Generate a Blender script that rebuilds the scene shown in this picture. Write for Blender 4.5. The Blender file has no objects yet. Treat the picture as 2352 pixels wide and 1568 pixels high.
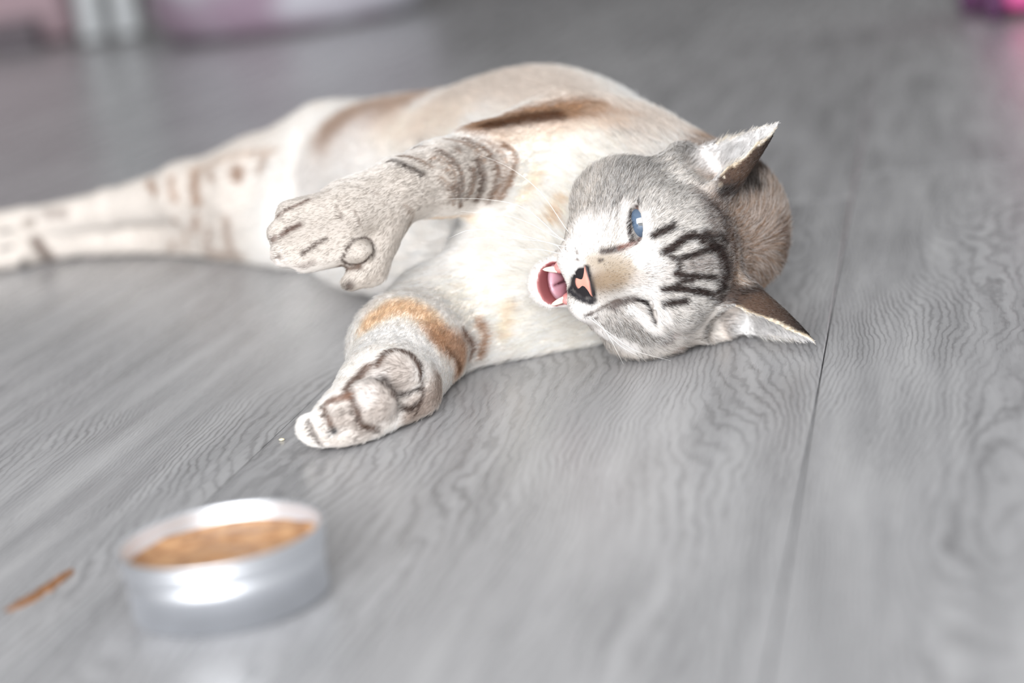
import bpy, bmesh, math, random
import numpy as np
from mathutils import Vector, Matrix

# ------------------------------------------------------------------ camera, light, exposure
sc = bpy.context.scene
col = sc.collection
PITCH, ROLL = math.radians(12.8), math.radians(8.0)
cam = bpy.data.cameras.new('camera'); co = bpy.data.objects.new('camera', cam); col.objects.link(co)
_f = Vector((0, math.cos(PITCH), -math.sin(PITCH))); _r0 = Vector((1, 0, 0)); _u0 = _r0.cross(_f)
_r = _r0 * math.cos(ROLL) - _u0 * math.sin(ROLL); _u = _u0 * math.cos(ROLL) + _r0 * math.sin(ROLL)
M = Matrix((_r, _u, -_f)).transposed().to_4x4(); M.translation = (0, 0, .24); co.matrix_world = M
cam.sensor_width = 36; cam.lens = 4600 / 2352 * 36; cam.clip_start = .02
cam.dof.use_dof = True; cam.dof.focus_distance = 0.965; cam.dof.aperture_fstop = 3.9
sc.camera = co
sc.view_settings.view_transform = 'Standard'; sc.view_settings.look = 'None'; sc.view_settings.gamma = 1
sc.view_settings.use_curve_mapping = False; sc.view_settings.exposure = 0.56

world = bpy.data.worlds.new('world'); sc.world = world; world.use_nodes = True
bg = world.node_tree.nodes['Background']; bg.inputs[0].default_value = (.98, .99, 1.0, 1); bg.inputs[1].default_value = .42

def window_light(name, loc, target, sx, sy, power, colr=(.985, .99, 1.0)):
    l = bpy.data.lights.new(name, 'AREA'); l.shape = 'RECTANGLE'; l.size = sx; l.size_y = sy; l.energy = power; l.color = colr
    o = bpy.data.objects.new(name, l); col.objects.link(o); o.location = loc
    o.rotation_euler = (Vector(target) - Vector(loc)).to_track_quat('-Z', 'Y').to_euler()
    return o
window_light('window_daylight', (-1.0, -2.35, 1.15), (-1.0, 0, 1.05), 2.9, 2.0, 185)

# ------------------------------------------------------------------ helpers
def lin(r, g, b):
    f = lambda c: (c / 255 / 12.92) if c / 255 <= .04045 else ((c / 255 + .055) / 1.055) ** 2.4
    return (f(r), f(g), f(b), 1)
def mat(name, base=(.8, .8, .8, 1), rough=.5, metal=0.0, **kw):
    m = bpy.data.materials.new(name); m.use_nodes = True; b = m.node_tree.nodes['Principled BSDF']
    b.inputs['Base Color'].default_value = base; b.inputs['Roughness'].default_value = rough; b.inputs['Metallic'].default_value = metal
    for k, v in kw.items(): b.inputs[k.replace('_', ' ')].default_value = v
    return m
def N(m, t, **kw):
    n = m.node_tree.nodes.new(t)
    for k, v in kw.items():
        if k in n.inputs.keys() if not hasattr(n, k) else False: n.inputs[k].default_value = v
        else: setattr(n, k, v)
    return n
def L(m, a, b): m.node_tree.links.new(a, b)
def math_n(m, op, a, b=None, clamp=False):
    n = N(m, 'ShaderNodeMath', operation=op); n.use_clamp = clamp
    for i, x in enumerate((a, b)):
        if x is None: continue
        if isinstance(x, (int, float)): n.inputs[i].default_value = x
        else: L(m, x, n.inputs[i])
    return n.outputs[0]
def noise(m, vec, scale, detail=2, rough=.5):
    n = N(m, 'ShaderNodeTexNoise'); n.inputs['Scale'].default_value = scale; n.inputs['Detail'].default_value = detail; n.inputs['Roughness'].default_value = rough
    L(m, vec, n.inputs['Vector']); return n.outputs['Fac']
def ramp(m, fac, stops):
    n = N(m, 'ShaderNodeValToRGB'); e = n.color_ramp.elements
    while len(e) < len(stops): e.new(.5)
    for i, (p, c) in enumerate(stops): e[i].position = p; e[i].color = c
    L(m, fac, n.inputs[0]); return n.outputs[0]
def link(o, parent=None):
    col.objects.link(o)
    if parent is not None: o.parent = parent
    return o
def mesh_obj(name, verts, faces, m, parent=None, smooth=True):
    me = bpy.data.meshes.new(name); me.from_pydata([tuple(v) for v in verts], [], faces); me.update()
    if smooth: me.polygons.foreach_set('use_smooth', [True] * len(me.polygons))
    if m: me.materials.append(m)
    return link(bpy.data.objects.new(name, me), parent)
def bm_obj(name, bm, m, parent=None, smooth=False):
    me = bpy.data.meshes.new(name); bm.to_mesh(me); bm.free()
    if smooth: me.polygons.foreach_set('use_smooth', [True] * len(me.polygons))
    if m: me.materials.append(m)
    return link(bpy.data.objects.new(name, me), parent)
def box_bm(size, loc=(0, 0, 0), bev=0.0, seg=2):
    bm = bmesh.new(); bmesh.ops.create_cube(bm, size=1)
    for v in bm.verts: v.co = Vector((v.co.x * size[0] + loc[0], v.co.y * size[1] + loc[1], v.co.z * size[2] + loc[2]))
    if bev: bmesh.ops.bevel(bm, geom=bm.edges[:], offset=bev, segments=seg, affect='EDGES', profile=.5)
    return bm
def empty(name, loc, label, cat, group=None, rz=0):
    o = bpy.data.objects.new(name, None); col.objects.link(o); o.location = loc; o.rotation_euler.z = rz; o.empty_display_size = .05
    o['label'] = label; o['category'] = cat
    if group: o['group'] = group
    return o
def tag(o, label, cat, group=None):
    o['label'] = label; o['category'] = cat
    if group: o['group'] = group
    return o
def lathe(name, prof, m, parent=None, n=96, closed=False):
    vs, fs = [], []
    k = len(prof)
    for i in range(n):
        a = 2 * math.pi * i / n
        for r, z in prof: vs.append((r * math.cos(a), r * math.sin(a), z))
    for i in range(n):
        j = (i + 1) % n
        for q in range(k - 1):
            fs.append((i * k + q, j * k + q, j * k + q + 1, i * k + q + 1))
    return mesh_obj(name, vs, fs, m, parent)

# ------------------------------------------------------------------ floor of grey planks
ang = math.radians(13.0)
fl = bpy.data.objects.new('floor', bpy.data.meshes.new('floor')); 
bm = box_bm((5.1, 9.1, .04), (.05, 2.05, -.0265)); bm.to_mesh(fl.data); bm.free(); col.objects.link(fl); fl['kind'] = 'structure'
fl.data.materials.append(mat('plank_joint_grey', lin(104, 104, 106), .7))
def plank_material():
    m = mat('grey_oak_plank', rough=.42); nt = m.node_tree; b = nt.nodes['Principled BSDF']
    tc = N(m, 'ShaderNodeTexCoord'); oi = N(m, 'ShaderNodeAttribute', attribute_type='OBJECT', attribute_name='grain'); sp = N(m, 'ShaderNodeSeparateXYZ'); L(m, tc.outputs['Object'], sp.inputs[0])
    x, y = sp.outputs[0], sp.outputs[1]; rnd = oi.outputs['Fac']
    rz = math_n(m, 'MULTIPLY', rnd, 37.0)
    def vec(sx, sy, oz=0.0):
        c = N(m, 'ShaderNodeCombineXYZ'); L(m, math_n(m, 'MULTIPLY', x, sx), c.inputs[0]); L(m, math_n(m, 'MULTIPLY', y, sy), c.inputs[1]); L(m, math_n(m, 'ADD', rz, oz), c.inputs[2]); return c.outputs[0]
    big = noise(m, vec(8, 1.7), 1.0, 1.2, .45)
    mid = noise(m, vec(40, 14, 3), 1.0, 2, .5)
    fine = noise(m, vec(260, 90, 7), 1.0, 2, .5)
    t = math_n(m, 'ADD', math_n(m, 'MULTIPLY', x, 240.0), math_n(m, 'MULTIPLY', big, 52.0))
    t = math_n(m, 'ADD', t, math_n(m, 'MULTIPLY', mid, 3.6)); t = math_n(m, 'ADD', t, math_n(m, 'MULTIPLY', fine, .9))
    s = math_n(m, 'SINE', math_n(m, 'MULTIPLY', t, 2 * math.pi))
    s = math_n(m, 'ADD', math_n(m, 'MULTIPLY', s, .5), .5)
    ln = math_n(m, 'POWER', s, 2.6)
    patch = noise(m, vec(30, 9, 11), 1.0, 2, .5)
    pm = N(m, 'ShaderNodeMapRange'); pm.inputs[1].default_value = .30; pm.inputs[2].default_value = .66; pm.inputs[3].default_value = .15; pm.inputs[4].default_value = 1.0; L(m, patch, pm.inputs[0])
    ln = math_n(m, 'MULTIPLY', ln, pm.outputs[0])
    streak = noise(m, vec(70, 5, 17), 1.0, 4, .6)
    pore = noise(m, vec(900, 60, 23), 1.0, 2, .6)
    tone = math_n(m, 'ADD', math_n(m, 'MULTIPLY', streak, .62), math_n(m, 'MULTIPLY', noise(m, vec(7, 1.5, 29), 1.0, 2), .38))
    tone = math_n(m, 'ADD', tone, math_n(m, 'MULTIPLY', math_n(m, 'SUBTRACT', rnd, .5), .07))
    c = ramp(m, tone, [(.30, lin(150, 150, 152)), (.5, lin(178, 178, 180)), (.70, lin(199, 199, 200))])
    dark = N(m, 'ShaderNodeMix', data_type='RGBA'); dark.inputs[7].default_value = lin(100, 99, 101); L(m, c, dark.inputs[6])
    k = math_n(m, 'ADD', math_n(m, 'MULTIPLY', ln, .52), math_n(m, 'MULTIPLY', math_n(m, 'MAXIMUM', math_n(m, 'SUBTRACT', pore, .58), 0), 1.6), True)
    L(m, k, dark.inputs[0]); L(m, dark.outputs[2], b.inputs['Base Color'])
    bp = N(m, 'ShaderNodeBump'); bp.inputs['Strength'].default_value = .35; bp.inputs['Distance'].default_value = .0006; L(m, math_n(m, 'SUBTRACT', 1.0, k), bp.inputs['Height']); L(m, bp.outputs[0], b.inputs['Normal'])
    r = math_n(m, 'ADD', .20, math_n(m, 'MULTIPLY', streak, .16)); L(m, r, b.inputs['Roughness'])
    return m
PM = plank_material()
PW, PL = .258, 1.22
pb = box_bm((PW - .0006, PL - .0006, .0065), (0, 0, -.00325), .0005, 1)
pme = bpy.data.meshes.new('plank'); pb.to_mesh(pme); pb.free(); pme.materials.append(PM)
ax_a = Vector((math.cos(ang), -math.sin(ang), 0)); ax_l = Vector((math.sin(ang), math.cos(ang), 0))
rng = random.Random(4)
NEAR = {(-1, 0): .31, (0, 0): .62, (-2, 0): .83}
npl = 0
for i in range(-16, 12):
    off = rng.uniform(0, PL) if i not in (-1, 0, 1, -2) else (.82, .76, .85, .72)[(i + 2) % 4]
    for j in range(-3, 7):
        p = ax_a * (-.066 + PW * (i + .5)) + ax_l * (off + PL * j)
        if not (-2.65 < p.x < 2.6 and -2.9 < p.y < 7.1): continue
        o = link(bpy.data.objects.new('plank', pme), fl); o.location = p; o.rotation_euler.z = -ang; npl += 1; o['grain'] = NEAR.get((i, j), rng.random())

# ------------------------------------------------------------------ room shell beyond the frame
WM = mat('wall_taupe_paint', lin(60, 53, 47), .85)
def wall(name, size, loc):
    o = bm_obj(name, box_bm(size, loc), WM); o['kind'] = 'structure'; return o
wall('wall_back', (5.1, .1, 2.6), (.05, 6.6, 1.3))
wall('wall_left', (.1, 9.1, 2.6), (-2.5, 2.0, 1.3))
wb = bpy.data.objects.new('wall_front', bpy.data.meshes.new('wall_front')); bm = bmesh.new()          # behind the camera, with the big window
for (x0, x1, z0, z1) in ((-2.55, 2.6, 0, .1), (-2.55, 2.6, 2.2, 2.6), (.52, 2.6, .1, 2.2)):
    t = box_bm((x1 - x0, .1, z1 - z0), ((x0 + x1) / 2, -2.5, (z0 + z1) / 2)); tm = bpy.data.meshes.new('t'); t.to_mesh(tm); t.free(); bm.from_mesh(tm); bpy.data.meshes.remove(tm)
bm.to_mesh(wb.data); bm.free(); wb.data.materials.append(WM); col.objects.link(wb); wb['kind'] = 'structure'
wf = bpy.data.objects.new('window_1', None); col.objects.link(wf); wf.location = (-1.0, -2.47, .1); wf['kind'] = 'structure'
WFM = mat('window_frame_white', lin(236, 236, 236), .4)
for sx, sz, x, z in ((.05, 2.1, -1.475, 1.05), (.05, 2.1, 1.475, 1.05), (.06, 2.1, 0, 1.05), (3.0, .05, 0, .025), (3.0, .05, 0, 2.075)): bm_obj('window_frame', box_bm((sx, .05, sz), (x, 0, z), .004), WFM, wf)

# ------------------------------------------------------------------ tin of cat food
def metal_tin():
    m = mat('brushed_aluminium', lin(226, 229, 234), 0.4, 1.0); b = m.node_tree.nodes['Principled BSDF']
    tc = N(m, 'ShaderNodeTexCoord'); mp = N(m, 'ShaderNodeMapping'); mp.inputs['Scale'].default_value = (20, 20, 1800); L(m, tc.outputs['Object'], mp.inputs[0])
    r = math_n(m, 'ADD', .44, math_n(m, 'MULTIPLY', noise(m, mp.outputs[0], 1.0, 2), .12)); L(m, r, b.inputs['Roughness'])
    return m
TM = metal_tin()
tin = empty('food_tin', (-.114, .694, 0), 'round shallow aluminium tin holding brown cat food', 'tin')
mm = lambda pr: [(r / 1000, z / 1000) for r, z in pr]
lathe('tin_wall', mm([(0, .4), (31.5, .4), (33.4, .7), (34.6, 1.6), (35.1, 3.0), (35.3, 11.6), (35.0, 12.0), (35.0, 12.5), (35.9, 13.1), (36.4, 14.2), (36.5, 15.6), (36.35, 17.4), (36.1, 18.1), (36.1, 18.5), (36.7, 19.0), (37.2, 20.2), (37.35, 22.0), (37.3, 24.0), (37.15, 25.4), (37.5, 25.9), (37.6, 26.5), (37.4, 27.0), (36.9, 27.2), (36.4, 27.0), (36.1, 26.4), (36.0, 25.6), (36.0, 2.0), (0, 2.0)]), TM, tin)
def food_mat():
    m = mat('cat_food_pate', lin(196, 150, 108), .55, **{'Specular_IOR_Level': .4}); b = m.node_tree.nodes['Principled BSDF']
    tc = N(m, 'ShaderNodeTexCoord'); n = noise(m, tc.outputs['Object'], 160, 4, .6)
    L(m, ramp(m, n, [(.3, lin(150, 104, 68)), (.5, lin(196, 148, 106)), (.72, lin(218, 172, 126))]), b.inputs['Base Color'])
    bp = N(m, 'ShaderNodeBump'); bp.inputs['Distance'].default_value = .0012; L(m, noise(m, tc.outputs['Object'], 420, 3), bp.inputs['Height']); L(m, bp.outputs[0], b.inputs['Normal'])
    return m
PFM = food_mat()
vs, fs = [(0, 0, .0192)], []
rg = random.Random(2); lump = [(rg.uniform(-.03, .03), rg.uniform(-.03, .03), rg.uniform(.004, .010), rg.uniform(-.0012, .0014)) for _ in range(40)]
NR, NA = 26, 96
for i in range(1, NR + 1):
    r = .03595 * i / NR
    for j in range(NA):
        a = 2 * math.pi * j / NA; x, y = r * math.cos(a), r * math.sin(a)
        z = .0186 + sum(h * math.exp(-((x - lx) ** 2 + (y - ly) ** 2) / (s * s)) for lx, ly, s, h in lump) + .0012 * max(0, (i / NR - .9) / .1)
        vs.append((x, y, z))
for j in range(NA): fs.append((0, 1 + j, 1 + (j + 1) % NA))
for i in range(NR - 1):
    for j in range(NA):
        k = (j + 1) % NA; fs.append((1 + i * NA + j, 1 + (i + 1) * NA + j, 1 + (i + 1) * NA + k, 1 + i * NA + k))
b0 = len(vs)
for j in range(NA):
    a = 2 * math.pi * j / NA; vs.append((.03595 * math.cos(a), .03595 * math.sin(a), .0025))
for j in range(NA): k = (j + 1) % NA; fs.append((1 + (NR - 1) * NA + j, b0 + j, b0 + k, 1 + (NR - 1) * NA + k))
fs.append(tuple(b0 + j for j in range(NA))[::-1])
pate = mesh_obj('cat_food', vs, fs, PFM, tin); pate['label'] = 'coarse brown pate filling the tin'

# smear of food and a crumb on the planks
def smear(name, pts, m, label, cat):
    vs, fs = [], []; K = 12; c0 = Vector(pts[len(pts) // 2][:2] + (0,))
    rr = random.Random(5)
    for (x, y, w, h), nx in zip(pts, pts[1:] + [None]):
        d = Vector((pts[-1][0] - pts[0][0], pts[-1][1] - pts[0][1], 0)).normalized(); n = Vector((-d.y, d.x, 0))
        for q in range(K + 1):
            t = -1 + 2 * q / K; z = .0002 + h * max(0, 1 - t * t) ** .6 * rr.uniform(.6, 1.2) if abs(t) < .999 else 0
            p = Vector((x, y, 0)) + n * w * t * rr.uniform(.85, 1.1) - c0; vs.append((p.x, p.y, z))
    for i in range(len(pts) - 1):
        for q in range(K): a = i * (K + 1) + q; fs.append((a, a + 1, a + K + 2, a + K + 1))
    o = mesh_obj(name, vs, fs, m); o.location = c0
    return tag(o, label, cat)
rr = random.Random(8); P0, P1 = (-.2035, .7205), (-.1835, .7575); pts = []
for i in range(25):
    t = i / 24; w = .0045 * math.sin(math.pi * min(max(t, .02), .98)) ** .5 * (1.15 - .45 * t) * rr.uniform(.8, 1.15)
    if .38 < t < .5: w *= .6
    pts.append((P0[0] + (P1[0] - P0[0]) * t + .0012 * math.sin(5 * t), P0[1] + (P1[1] - P0[1]) * t, w, .0005 + .0012 * t))
smear('food_smear', pts, mat('smeared_cat_food', lin(146, 102, 66), .6), 'orange-brown smear of cat food on the planks beside the tin', 'food smear')
bm = bmesh.new(); bmesh.ops.create_icosphere(bm, subdivisions=2, radius=.0011)
for v in bm.verts: v.co = Vector((v.co.x * rr.uniform(.9, 1.3) * 1.2, v.co.y * rr.uniform(.8, 1.2), v.co.z * .6 * rr.uniform(.8, 1.2) + .0007))
o = bm_obj('crumb', bm, mat('pale_crumb', lin(240, 228, 196), .7), None, True); o.location = (-.114, .915, 0); tag(o, 'tiny pale crumb on the planks near the paw with splayed toe pads', 'crumb')

# ------------------------------------------------------------------ furniture and toys far behind, out of focus
def mottled(name, a, b, scale, rough=.5):
    m = mat(name, rough=rough); tc = N(m, 'ShaderNodeTexCoord')
    L(m, ramp(m, noise(m, tc.outputs['Object'], scale, 1), [(.42, a), (.58, b)]), m.node_tree.nodes['Principled BSDF'].inputs['Base Color']); return m
tub = empty('toy_tub', (-.37, 4.40, 0), 'lilac and white rounded tub on the floor beside the white stand', 'tub')
lathe('tub_wall', [(0, .012), (.26, .012), (.275, .02), (.30, .06), (.335, .36), (.345, .372), (.352, .372), (.352, .36), (.34, .345), (.325, .345), (.285, .05), (0, .03)], mottled('lilac_white_plastic', lin(176, 154, 172), lin(214, 213, 222), 5.0, .35), tub, 72)
lathe('foot_shade_ring', [(.20, 0), (.255, 0), (.262, .006), (.262, .012), (.20, .012)], mat('tub_foot_shade', lin(96, 90, 94), .6), tub, 72)  # dark ring stands in for the shadow under the tub
for s in (-1, 1):
    bm = bmesh.new(); n = 14
    ring = []
    for i in range(n + 1):
        a = math.pi * i / n; c = Vector((s * (.352 + .05 * math.sin(a)), .09 * math.cos(a), .34)); ring.append([bm.verts.new(c + Vector((0, 0, .012 * math.cos(q * math.pi / 3))) + Vector((s * .012 * math.sin(q * math.pi / 3), 0, 0))) for q in range(6)])
    for i in range(n):
        for q in range(6): bm.faces.new((ring[i][q], ring[i + 1][q], ring[i + 1][(q + 1) % 6], ring[i][(q + 1) % 6]))
    bm_obj('handle', bm, mat('tub_handle_white', lin(220, 218, 226), .4), tub, True)
st = empty('white_stand', (-.85, 4.87, 0), 'white stand with two thick round posts beside the lilac tub', 'stand')
SWM = mat('white_post_paint', lin(232, 236, 238), .35)
for dx in (-.041, .041):
    p = lathe('post', [(0, 0.004), (.026, .004), (.029, .012), (.029, .62), (.026, .63), (0, .63)], SWM, st, 32); p.location = (dx, 0, 0)
    q = lathe('foot_cap', [(0, 0), (.027, 0), (.028, .004), (.0285, .014), (.0292, .014), (.0292, .003), (.028, 0)], mat('dark_foot_cap', lin(70, 68, 70), .6), p, 32)
bm_obj('side_panel', box_bm((.055, .03, .60), (.105, .09, .32), .004), mat('grey_side_panel', lin(150, 150, 152), .6), st)
bm_obj('shelf', box_bm((.22, .16, .03), (.02, .03, .645), .006), SWM, st)
pbx = empty('pink_box', (-1.30, 5.25, 0), 'dusty pink storage box behind a small dark grey case', 'box')
PKM = mat('dusty_pink_board', lin(190, 164, 172), .6)
bm_obj('box_body', box_bm((.60, .30, .44), (0, 0, .235), .012), PKM, pbx)
bm_obj('lid', box_bm((.62, .32, .05), (0, 0, .48), .012), PKM, pbx)
bm_obj('base_shade_block', box_bm((.56, .27, .015), (0, 0, .0075)), mat('box_base_shade', lin(70, 62, 66), .7), pbx)  # dark slab added as the shadow along the foot of the box
bm_obj('handle', box_bm((.12, .02, .025), (0, -.158, .30), .006), mat('box_handle_white', lin(225, 222, 224), .4), pbx)
cs = empty('grey_case', (-1.13, 5.0, 0), 'small dark grey case on the floor against the pink box', 'case')
bm_obj('case_body', box_bm((.17, .085, .05), (0, 0, .025), .008), mat('dark_grey_case', lin(112, 104, 110), .6), cs)
bm_obj('lid', box_bm((.172, .087, .028), (0, 0, .066), .008), mat('dark_grey_case_lid', lin(122, 112, 118), .6), cs)
toy = empty('toy_wagon', (.735, 2.47, 0), 'magenta toy wagon with yellow front panel and purple wheels', 'toy')
MG = mat('magenta_plastic', lin(222, 96, 160), .35)
bm_obj('wagon_body', box_bm((.19, .16, .11), (.0, 0, .065), .012), MG, toy)
bm_obj('rim', box_bm((.205, .175, .014), (.0, 0, .125), .005), mat('pink_plastic_rim', lin(232, 150, 190), .35), toy)
bm_obj('front_panel', box_bm((.10, .006, .06), (-.02, -.082, .055), .002), mat('yellow_plastic', lin(240, 176, 90), .4), toy)
PWM = mat('purple_wheel', lin(92, 50, 90), .5)
for dx in (-.107, .107):
    for dy in (-.055, .055):
        w = lathe('wheel', [(0, -.011), (.016, -.011), (.02, -.008), (.021, 0), (.02, .008), (.016, .011), (0, .011)], PWM, toy, 28)
        w.location = (dx, dy, .0212); w.rotation_euler.y = math.pi / 2

# ------------------------------------------------------------------ the cat
# ---- CAT-NUMPY-BEGIN
V = lambda *a: np.array(a, float)
HR = V(-0.0994, 0.0910, 0.9909); HU = V(0.9384, -0.3226, 0.1237); HF = V(-0.3309, -0.9421, 0.0533)
HB = np.stack([HR, HU, HF])                 # rows: cat's right, crown, nose direction
HC = V(0.0806, 0.9850, 0.0500)               # centre of the skull
def hd(R, U, F): return HC + (V(R, U, F) * 0.01) @ HB
SD = V(-.49, .87, 0) / np.hypot(.49, .87); SN = V(-.87, -.49, 0) / np.hypot(.49, .87)
TB = np.stack([SD, SN, V(0, 0, 1)])          # torso axes: towards tail, towards belly, up

def sd_ell(p, c, r, B):
    q = (p - c) @ B.T
    k0 = np.sqrt(((q / r) ** 2).sum(1)) + 1e-9; k1 = np.sqrt(((q / (r * r)) ** 2).sum(1)) + 1e-9
    return k0 * (k0 - 1) / k1
def sd_rc(p, a, b, ra, rb):
    ab = b - a; t = np.clip(((p - a) @ ab) / (ab @ ab), 0, 1)
    return np.sqrt(((p - a - t[:, None] * ab) ** 2).sum(1)) - (ra + (rb - ra) * t)
EARS = {}
for s_, EA, ET in ((1, V(3.2, 2.3, -1.0), V(5.1, 7.0, -.9)), (-1, V(3.3, 2.2, -.6), V(5.6, 6.95, 1.9))):
    ax_ = ET - EA; l_ = np.sqrt(ax_ @ ax_); ax_ = ax_ / l_; o_ = V(.45, -.82, .40); o_ = o_ - (o_ @ ax_) * ax_; o_ /= np.sqrt(o_ @ o_)
    EARS[s_] = (EA, ax_, l_, o_, np.cross(ax_, o_))
def ear_parts(p, s):
    EA, EAX, EL, EO, EW = EARS[s]
    q = (p - HC) @ HB.T * 100; d = q * V(s, 1, 1) - EA                 # cm, mirrored on to the right ear
    t = np.clip(d @ EAX / EL, -.15, 1.0); rad = 2.0 * (1 - np.clip(t, 0, 1)) ** .82 + .10
    dd = d - np.outer(t * EL, EAX); x = dd @ EO; y = dd @ EW; h = dd @ EAX
    outer = np.sqrt(x ** 2 + y ** 2 + h * h) - rad
    inner = np.sqrt((x - rad * .38) ** 2 + y ** 2 + h * h) - np.maximum(rad * .98 - .10, 0.0)
    return t, outer, np.where(t < .12, inner + (.12 - t) * 9, inner)
def sd_ear(p, s):
    t, outer, inner = ear_parts(p, s); return smax(outer, -inner, .14) * .0085
def ear_t(p): return np.where((p - HC) @ HR > 0, ear_parts(p, 1)[0], ear_parts(p, -1)[0])
def ear_side(p):                                                       # > 0 on the hollow inside, < 0 on the back
    f = lambda s: (lambda a: np.abs(a[1]) - np.abs(a[2]))(ear_parts(p, s)); return np.where((p - HC) @ HR > 0, f(1), f(-1))
def smin(a, b, k):
    h = np.clip(.5 + .5 * (b - a) / k, 0, 1); return b + (a - b) * h - k * h * (1 - h)
def smax(a, b, k): return -smin(-a, -b, k)

MOUTH = ((0, -4.58, 4.7), (1.26, .74, 2.2))   # open mouth, head centimetres
PRIMS = []   # (kind, data, k, flow, fur length in m)
def E(c, r, B, k, flow=None, fur=.008, sub=False): PRIMS.append(('sub' if sub else 'ell', (np.array(c, float), np.array(r, float), B), k, flow, fur))
def RC(a, b, ra, rb, k, flow=None, fur=.007): PRIMS.append(('rc', (np.array(a, float), np.array(b, float), ra, rb), k, (np.array(b) - np.array(a)) if flow is None else flow, fur))
def HE(c, r, k, fur=.003, sub=False, B=None):
    E(hd(*c), V(*r) * .01, HB if B is None else B, k, 'head', fur, sub)
def HRC(a, b, ra, rb, k, fur=.003): RC(hd(*a), hd(*b), ra * .01, rb * .01, k, 'head', fur)

# torso, lying on its left side
E((.055, 1.10, .055), (.08, .060, .055), TB, .02, SD, .010)
E((.030, 1.195, .0655), (.10, .068, .0655), TB, .045, SD, .010)
E((-.040, 1.30, .058), (.10, .060, .056), TB, .045, SD, .010)
E((-.085, 1.40, .052), (.085, .056, .049), TB, .045, SD, .010)
RC((.105, 1.035, .050), (.07, 1.09, .056), .046, .055, .02, fur=.009)
E((.050, 1.085, .083), (.055, .042, .029), TB, .014, SD, .008)
E((.020, 1.055, .045), (.05, .045, .04), TB, .02, SD, .010)
E((-.062, 1.235, .036), (.085, .055, .034), TB, .02, SD, .010)
# tail behind the body
RC((-.05, 1.46, .04), (.03, 1.52, .02), .026, .017, .02)
RC((.03, 1.52, .02), (.12, 1.50, .014), .017, .012, .006)
# upper hind leg
RC((-0.1111, 1.42, 0.0566), (-0.1649, 1.45, 0.0504), 0.048, 0.034, 0.02, fur=0.008)
RC((-0.1647, 1.45, 0.0519), (-0.2233, 1.48, 0.0493), 0.034, 0.0215, 0.012, fur=0.006)
RC((-0.2233, 1.48, 0.0493), (-0.2921, 1.53, 0.0396), 0.0215, 0.0135, 0.01, fur=0.004)
RC((-0.2921, 1.53, 0.0396), (-0.3663, 1.57, 0.0306), 0.0135, 0.0125, 0.008, fur=0.004)
RC((-0.3663, 1.57, 0.0306), (-0.413, 1.59, 0.0278), 0.0135, 0.014, 0.006, fur=0.004)
# lower hind leg
RC((-0.1274, 1.4, 0.0243), (-0.185, 1.465, 0.0157), 0.042, 0.027, 0.02, fur=0.008)
RC((-0.185, 1.465, 0.0157), (-0.2529, 1.53, 0.0135), 0.026, 0.0175, 0.012, fur=0.006)
RC((-0.2529, 1.53, 0.0135), (-0.3376, 1.57, 0.017), 0.0175, 0.0155, 0.01, fur=0.004)
RC((-0.3376, 1.57, 0.017), (-0.3764, 1.57, 0.0137), 0.0165, 0.0195, 0.008, fur=0.004)
RC((-0.3744, 1.56, 0.0135), (-0.4146, 1.57, 0.0139), 0.0185, 0.016, 0.006, fur=0.004)
# raised right foreleg
RC((0.0409, 1.085, 0.0929), (-0.0025, 1.045, 0.0957), 0.035, 0.0225, 0.014, fur=0.005)
RC((-0.0025, 1.045, 0.0957), (-0.0252, 1.025, 0.0973), 0.0225, 0.018, 0.01, fur=0.004)
RC((-0.0252, 1.025, 0.0973), (-0.0442, 1.01, 0.097), 0.018, 0.0152, 0.01, fur=0.004)
RC((-0.0442, 1.01, 0.097), (-0.0722, 0.995, 0.0914), 0.0152, 0.0168, 0.008, fur=0.003)
RC((-0.0778, 0.988, 0.0953), (-0.0995, 0.982, 0.0961), 0.0096, 0.0074, 0.0028, fur=0.0025)
RC((-0.0827, 0.988, 0.0894), (-0.1052, 0.982, 0.0876), 0.0096, 0.0074, 0.0028, fur=0.0025)
RC((-0.0833, 0.988, 0.0813), (-0.1054, 0.982, 0.0773), 0.0096, 0.0074, 0.0028, fur=0.0025)
RC((-0.0754, 0.988, 0.0757), (-0.0962, 0.982, 0.0731), 0.0096, 0.0074, 0.0028, fur=0.0025)
RC((-0.0538, 1., 0.0829), (-0.0654, 0.99, 0.0627), 0.0105, 0.0085, 0.007, fur=0.003)
RC((-0.0654, 0.99, 0.0627), (-0.0756, 0.985, 0.0578), 0.0085, 0.005, 0.004, fur=0.0025)
E((-0.0689, 0.982, 0.0732), (.0072, .006, .0055), np.eye(3), 0.002, None, 0.002)
# left foreleg stretched on the floor
RC((0.0314, 1.05, 0.0172), (-0.0322, 1.03, 0.0175), 0.04, 0.033, 0.02, fur=0.008)
RC((-0.0322, 1.03, 0.0175), (-0.0539, 0.985, 0.0204), 0.033, 0.027, 0.012, fur=0.007)
RC((-0.0531, 0.98, 0.018), (-0.0625, 0.93, 0.0116), 0.027, 0.023, 0.01, fur=0.005)
RC((-0.0625, 0.928, 0.0111), (-0.0797, 0.9, 0.006), 0.023, 0.0185, 0.008, fur=0.004)
RC((-0.0797, 0.895, 0.0116), (-0.096, 0.888, 0.0106), 0.009, 0.0075, 0.004, fur=0.003)
RC((-0.0782, 0.895, 0.0082), (-0.0911, 0.888, 0.0068), 0.009, 0.0075, 0.004, fur=0.003)
RC((-0.0745, 0.895, 0.0056), (-0.0827, 0.888, 0.0024), 0.009, 0.0075, 0.004, fur=0.003)
E((-0.0562, 0.915, 0.0252), (.0125, .009, .011), np.eye(3), 0.003, None, 0.003)
E((-0.0683, 0.895, 0.0172), (.0125, .008, .011), np.eye(3), 0.003, None, 0.003)
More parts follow.
